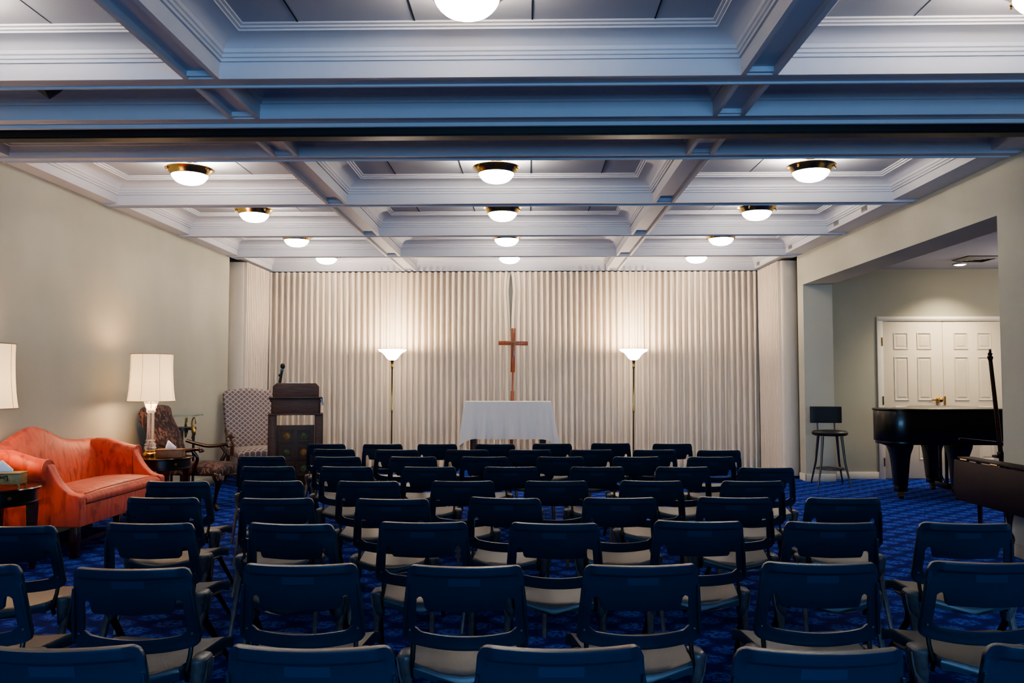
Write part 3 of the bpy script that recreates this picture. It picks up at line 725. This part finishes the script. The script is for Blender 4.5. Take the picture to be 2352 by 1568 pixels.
for i, x in enumerate((-.107, .107)):
    for j, z in enumerate((.665, .455, .245, .10)):
        if j == 3: continue
        fr = MB()
        for q, d_ in ((.085, .012), (.066, .010)):
            for (x0, x1, z0, z1) in ((-q, q, q-.01, q), (-q, q, -q, -q+.01), (-q, -q+.01, -q, q), (q-.01, q, -q, q)): fr.box(x+x0, x+x1, -.012-d_, -.010, z+z0, z+z1)
        fr.done('square_moulding', M['dwood'], pn, smooth=False)
        md = MB()
        for k in range(8):
            a = 2*PI*k/8; md.sphere((x+.026*math.cos(a), -.016, z+.026*math.sin(a)), .014, 8, 6, (1, .4, 1))
        md.sphere((x, -.018, z), .02, 10, 8, (1, .5, 1)); md.tube([(x+.044*math.cos(2*PI*k/20), -.015, z+.044*math.sin(2*PI*k/20)) for k in range(21)], .003, 5)
        md.done('medallion', M['medal_g'] if (i+j) % 2 else M['medal_y'], pn)
MB().box(-.34, .34, -.07, .28, 0, .035).done('plinth', M['dwood'], r, bevel=.004)
r = empty('microphone', (-3.235, 10.70, 1.165)); tag(r, 'black microphone with a blue ring standing at the lectern', 'microphone')
MB().tube([(-.014, .0, 0.0), (-.010, 0, .10), (.0, 0, .24)], [.008, .009, .011], 10).done('stem', M['mic'], r)
MB().tube([(-.002, 0, .185), (.022, 0, .335)], [.020, .017], 12).tube([(.001, 0, .265), (.008, 0, .295)], [.026, .024], 12).done('handle', M['mic'], r)
MB().tube([(.022, 0, .335), (.026, 0, .36)], [.021, .022], 14).done('ring', M['micblue'], r)
MB().sphere((.032, 0, .40), .031, 16, 12, (1, 1, 1.25)).done('grille', M['mic'], r)

# ------------------------------------------------------------------ altar table and cloth
r = empty('altar_table', (-.285, 11.4, 0)); tag(r, 'brown wooden altar table hidden under a sheer white cloth', 'table')
MB().box(-.56, .56, -.24, .24, 1.055, 1.085).done('table_top', M['altar'], r, bevel=.004)
for x in (-.47, .47): MB().box(x-.04, x+.04, -.19, .19, .05, 1.055).box(x-.045, x+.045, -.24, .24, 0, .06).done('leg', M['altar'], r, bevel=.004)
MB().box(-.43, .43, -.012, .012, .2, .28).done('stretcher', M['altar'], r, bevel=.003)
cl = MB(); nx = 60; rnd = random.Random(4)
hx, hy, zt = .585, .265, 1.095
def perim(t):   # rounded rectangle path parameter
    L = [2*hx, 2*hy, 2*hx, 2*hy]; P = sum(L); s_ = (t % 1)*P
    pts = [(-hx, -hy), (hx, -hy), (hx, hy), (-hx, hy)]; ds = [(1, 0), (0, 1), (-1, 0), (0, -1)]; nn = [(0, -1), (1, 0), (0, 1), (-1, 0)]
    for i in range(4):
        if s_ <= L[i]+1e-9: return pts[i][0]+ds[i][0]*s_, pts[i][1]+ds[i][1]*s_, nn[i], s_/L[i], i
        s_ -= L[i]
N = 200
rings = []
drops = [0, .006, .02, .10, .2, .3, .4, .5]
for d_ in range(8):
    row = []
    for k in range(N):
        x, y, nn, u, side = perim(k/N)
        cor = max(0, 1-min(u, 1-u)*(2*(hx if side % 2 == 0 else hy))/.14)
        c_ = math.hypot(x/hx, y/hy) > 1.25
        drop = .50 if side % 2 == 0 else .60
        if side % 2 == 0: drop += .09*cor*cor
        h = d_/7.; out = .018*math.sin(k*.55+side)*h*h+.006*math.sin(k*1.3)*h
        out += .05*h*cor+ (.05*h if side % 2 else .012*h)
        cx_ = .07*h*cor*(1 if x > 0 else -1) if side % 2 == 0 else 0
        cy_ = .05*h*cor*(1 if y > 0 else -1) if side % 2 else 0
        z = zt-drop*h
        if d_ == 0: z = zt
        row.append((x+nn[0]*out+cx_, y+nn[1]*out+cy_, z))
    rings.append(row)
cl.loft(rings, cap=False)
f = [v for v in cl.b.verts if abs(v.co.z-zt) < 1e-6]; cl.b.faces.new(f)
o = cl.done('altar_cloth', M['cloth'], None, ang=60); o.location = (-.285, 11.4, 0)
tag(o, 'sheer white cloth draped over the altar table', 'tablecloth')

# ------------------------------------------------------------------ standing cross behind the altar
r = empty('standing_cross', (-.262, 12.0, 0)); tag(r, 'tall brown wooden cross on a pole behind the altar', 'cross')
tl = Matrix.Rotation(R(1.0), 4, 'Y')
MB().box(-.032, .032, -.014, .014, 1.50, 2.14).done('upright', M['crosswood'], r, bevel=.004, mx=tl)
MB().box(-.212, .212, -.016, .016, 1.893, 1.953).done('crossbar', M['crosswood'], r, bevel=.004, mx=tl)
MB().box(-.006, .006, -.021, -.015, 1.72, 2.0).box(-.07, .07, -.021, -.015, 1.917, 1.929).done('inlaid_cross', M['goldthin'], r, bevel=.001, mx=tl)
MB().tube([(0, 0, 1.51), (0, 0, 1.22)], .014, 10).done('rod', M['crosswood'], r, mx=tl)
MB().box(-.024, .024, -.02, .02, .05, 1.23).done('pole', M['crosswood'], r, bevel=.003, mx=tl)
MB().box(-.16, .16, -.14, .14, 0, .05).done('base', M['crosswood'], r, bevel=.005)

# ------------------------------------------------------------------ torchiere floor lamps
def torch(x, y, tilt, label):
    r = empty('floor_lamp', (x, y, 0)); tag(r, label, 'floor lamp', 'torchiere floor lamps'); r.rotation_euler = (0, R(tilt), 0)
    MB().lathe([(.02, 0), (.135, 0), (.14, .012), (.12, .025), (.05, .035), (.025, .06), (.015, .08)], 32).done('base', M['goldrim'], r)
    MB().lathe([(.013, .07), (.0135, .9), (.018, .92), (.018, .95), (.0135, .97), (.0135, 1.56), (.02, 1.57), (.022, 1.60), (.017, 1.62), (.022, 1.64), (.026, 1.665), (.036, 1.685), (.03, 1.69)], 16).done('pole', M['goldrim'], r)
    MB().lathe([(.03, 1.685), (.055, 1.695), (.085, 1.72), (.115, 1.765), (.15, 1.80), (.195, 1.82), (.212, 1.838), (.212, 1.848), (.195, 1.838), (.14, 1.812), (.10, 1.77), (.07, 1.735), (.03, 1.71)], 40).done('glass_bowl', M['torch'], r, ang=60)
    ld = bpy.data.lights.new('torch_bulb', 'POINT'); ld.energy = 48; ld.color = (1, .82, .62); ld.shadow_soft_size = .04
    lo = bpy.data.objects.new('torch_bulb', ld); C.objects.link(lo); lo.parent = r; lo.location = (0, 0, 1.83)
torch(-2.06, 12.42, 0, 'lit torchiere with white glass bowl, between lectern and altar')
torch(1.55, 12.42, .6, 'lit torchiere with white glass bowl, right of the altar')

# ------------------------------------------------------------------ bar stool
r = empty('bar_stool', (3.98, 11.08, 0), R(-6)); tag(r, 'black cushioned bar stool with splayed metal legs by the pillar', 'stool')
MB().lathe([(.02, .655), (.20, .655), (.225, .67), (.228, .695), (.21, .715), (.12, .725), (.01, .728)], 36).done('seat', M['blackv'], r)
bk = MB().loft([[(x, .19+.0+t_-.35*x*x*.6, z) for x, t_ in [(-.205, 0), (-.13, 0), (0, 0), (.13, 0), (.205, 0), (.205, .03), (.13, .035), (0, .04), (-.13, .035), (-.205, .03)]] for z in (.81, .82, .92, 1.02, 1.03)])
bk.done('backrest', M['blackv'], r, bevel=.008, segs=2)
for sx in (-1, 1):
    MB().tube([(sx*.10, .13, .67), (sx*.11, .19, .72), (sx*.11, .205, .85)], .011, 8).done('back_post', M['grey'], r)
    for sy in (-1, 1): MB().tube([(sx*.12, sy*.12, .65), (sx*.15, sy*.15, .3), (sx*.205, sy*.20, 0)], [.019, .014, .010], 10).done('leg', M['steel'], r)
MB().tube([(.185*math.cos(2*PI*k/40), .185*math.sin(2*PI*k/40), .22) for k in range(41)], .009, 8).tube([(-.185, 0, .22), (.185, 0, .22)], .006, 6).done('footrest', M['steel'], r)

# ------------------------------------------------------------------ grand piano (tail left, keyboard right)
r = empty('grand_piano', (4.75, 10.1, 0)); tag(r, 'black grand piano with closed lid standing in the alcove', 'piano')
mx = Matrix.Translation((-4.75, -10.1, 0))
out = cr([(5.50, 9.50), (5.2, 9.50), (4.8, 9.50), (4.45, 9.51), (4.26, 9.53), (4.13, 9.60), (4.07, 9.72), (4.06, 9.86), (4.12, 9.99), (4.28, 10.08), (4.5, 10.2), (4.68, 10.42), (4.82, 10.68), (4.98, 10.86), (5.2, 10.92), (5.50, 10.93)], 6)
out = [p[:2] for p in out]
def scale_out(o, k, cx=4.75, cy=10.1): return [(cx+(x-cx)*k, cy+(y-cy)*k) for x, y in o]
MB().prism(out, .68, 1.03).done('rim', M['ebony'], r, bevel=.004, ang=30, mx=mx)
MB().prism(scale_out(out, .97), .645, .682).done('lower_moulding', M['ebony'], r, bevel=.004, ang=30, mx=mx)
MB().prism(scale_out(out, 1.02), 1.03, 1.055).done('lid', M['ebony'], r, bevel=.006, ang=30, mx=mx)
MB().box(5.46, 5.74, 9.5, 10.93, .62, .70).box(5.46, 5.74, 9.5, 9.56, .70, .93).box(5.46, 5.74, 10.87, 10.93, .70, .93).done('key_bed', M['ebony'], r, bevel=.01, mx=mx)
MB().box(5.52, 5.67, 9.58, 10.85, .70, .725).done('keys', M['ivory'], r, smooth=False, mx=mx)
def pleg(x, y, dirx):
    lg = MB().loft([[(x+a*w2, y+b*w2, z) for a, b in ((-1, -1), (1, -1), (1, 1), (-1, 1))] for w2, z in ((.115, .645), (.11, .60), (.09, .52), (.082, .45), (.062, .16), (.062, .15))])
    lo = lg.done('leg', M['ebony'], r, bevel=.006, mx=mx)
    MB().box(x-.058, x+.058, y-.058, y+.058, .085, .15).done('foot_block', M['ebony'], lo, bevel=.006, mx=mx)
    c = MB().box(x-.028, x+.028, y-.028, y+.028, .045, .088).tube([(x-.024, y, .03), (x+.024, y, .03)], .03, 16); c.done('caster', M['gold'], lo, mx=mx)
    if dirx:
        prof = [(x-.23, .66), (x-.21, .635), (x-.16, .62), (x-.115, .60), (x-.085, .55), (x-.07, .48), (x, .48), (x, .66)]
        MB().prism(prof, y-.05, y+.05, 'xz').done('bracket', M['ebony'], lo, bevel=.004, mx=mx)
pleg(4.345, 9.84, True); pleg(5.12, 10.68, False); pleg(4.95, 9.70, False)
ly = empty('pedal_lyre', (5.04-4.75, 10.2-10.1, 0)); ly.parent = r
MB().box(-.03, .0, -.09, -.06, .14, .64).box(-.03, .0, .06, .09, .14, .64).box(-.05, .03, -.15, .15, .08, .15).done('lyre_frame', M['ebony'], ly, bevel=.003)
for k in (-1, 0, 1): MB().box(.02, .12, k*.06-.014, k*.06+.014, .06, .07).done('pedal', M['gold'], ly, bevel=.002)
MB().tube([(-.02, -.06, .12), (-.22, -.06, .62)], .006, 6).tube([(-.02, .06, .12), (-.22, .06, .62)], .006, 6).done('brace_rod', M['post'], ly)

# ------------------------------------------------------------------ drop-leaf table by the opening
r = empty('drop_leaf_table', (3.69, 6.3, 0)); tag(r, 'mahogany drop-leaf table with leaf down against the right wall', 'table')
MB().box(-.035, .095, -1.0, .88, .705, .725).done('table_top', M['leaf'], r, bevel=.004)
lf = [(-1.0, .70), (.90, .70), (.92, .46), (.905, .41), (.86, .375), (.80, .362)]+[(.8-1.8*t, .362) for t in (.3, .6, 1)]
MB().prism([(y, z) for y, z in lf], -.055, -.035, 'yz').done('leaf', M['leaf'], r, bevel=.005)
hg = MB()
for y in (.75, .3, -.2, -.7): hg.tube([(-.046, y-.05, .709), (-.046, y+.05, .709)], .007, 8)
hg.done('hinge', M['goldrim'], r)
for y, turned in ((.68, False), (.26, True), (-.85, False)):
    if turned: prof = [(.02, .70), (.022, .45), (.016, .42), (.026, .36), (.03, .33), (.018, .26), (.014, .2), (.03, .165), (.034, .14), (.028, .11), (.015, .09), (.022, .04), (.018, 0)]
    else: prof = [(.024, .70), (.022, .3), (.016, .0)]
    MB().lathe(prof, 14 if turned else 4, (.04, y)).done('leg', M['mahog'], r)

# pole stand behind the table
r = empty('pole_stand', (4.30, 7.62, 0)); tag(r, 'tall dark wooden pole with turned finial in front of the piano', 'stand')
top = (-.10, 0, 1.57)
MB().tube([(.012, 0, .03), (-.035, 0, .8), top], [.020, .020, .017], 12).done('pole', M['mahog'], r)
MB().lathe([(.02, 0), (.15, 0), (.15, .02), (.05, .035), (.02, .05)], 28).done('base', M['mahog'], r)
MB().lathe([(.014, -.02), (.022, 0), (.026, .02), (.017, .035), (.022, .048), (.012, .058), (.012, .072), (.009, .085), (.002, .09)], 14, (-.10, 0), z0=1.57).done('finial', M['mahog'], r)
MB().box(-.09, .06, -.04, .04, .675, .70).box(-.05, .03, -.03, .03, .70, .73).done('collar', M['leaf'], r, bevel=.006)
MB().tube([(-.40, 0, .845), (.03, 0, .80)], [.012, .014], 8).sphere((.055, 0, .795), .032, 12, 8).done('arm', M['ebony'], r)

# ------------------------------------------------------------------ lights
def area(name, loc, rot, size, sy, energy, col):
    ld = bpy.data.lights.new(name, 'AREA'); ld.shape = 'RECTANGLE'; ld.size = size; ld.size_y = sy; ld.energy = energy; ld.color = col
    o = bpy.data.objects.new(name, ld); C.objects.link(o); o.location = loc; o.rotation_euler = rot; return o
area('daylight_windows', (1.5, -4.7, 1.5), (R(90), 0, 0), 6.5, 1.7, 250, (.28, .58, 1))
sp = bpy.data.lights.new('alcove_spot', 'SPOT'); sp.energy = 125; sp.spot_size = R(120); sp.spot_blend = .9; sp.color = (1, .84, .62); sp.shadow_soft_size = .06
o = bpy.data.objects.new('alcove_spot', sp); C.objects.link(o); o.location = (5.83, 11.25, 2.92)
area('alcove_fill', (6.6, 8.6, 2.9), (0, 0, 0), 1.2, 1.2, 20, (1, .92, .82))
ld = bpy.data.lights.new('alcove_ceiling_fill', 'POINT'); ld.energy = 30; ld.color = (1, .9, .85); ld.shadow_soft_size = .2  # added fill without a fixture, brightens the alcove ceiling
o = bpy.data.objects.new('alcove_ceiling_fill', ld); C.objects.link(o); o.location = (6.9, 9.9, 2.6)
w = bpy.data.worlds.new('World'); bpy.context.scene.world = w; w.use_nodes = True
w.node_tree.nodes['Background'].inputs[0].default_value = (.3, .4, .6, 1); w.node_tree.nodes['Background'].inputs[1].default_value = .05

# ------------------------------------------------------------------ camera
cd = bpy.data.cameras.new('Camera'); cam = bpy.data.objects.new('Camera', cd); C.objects.link(cam)
cam.location = (0, 0, 1.36)
cam.rotation_euler = (R(90)+math.atan(93/1900), 0, math.atan(39/1900))
cd.sensor_width = 36; cd.lens = 1900/2352*36; cd.clip_end = 60
bpy.context.scene.camera = cam
vs = bpy.context.scene.view_settings
vs.view_transform = 'AgX'; vs.look = 'AgX - Medium High Contrast'; vs.exposure = 1.1
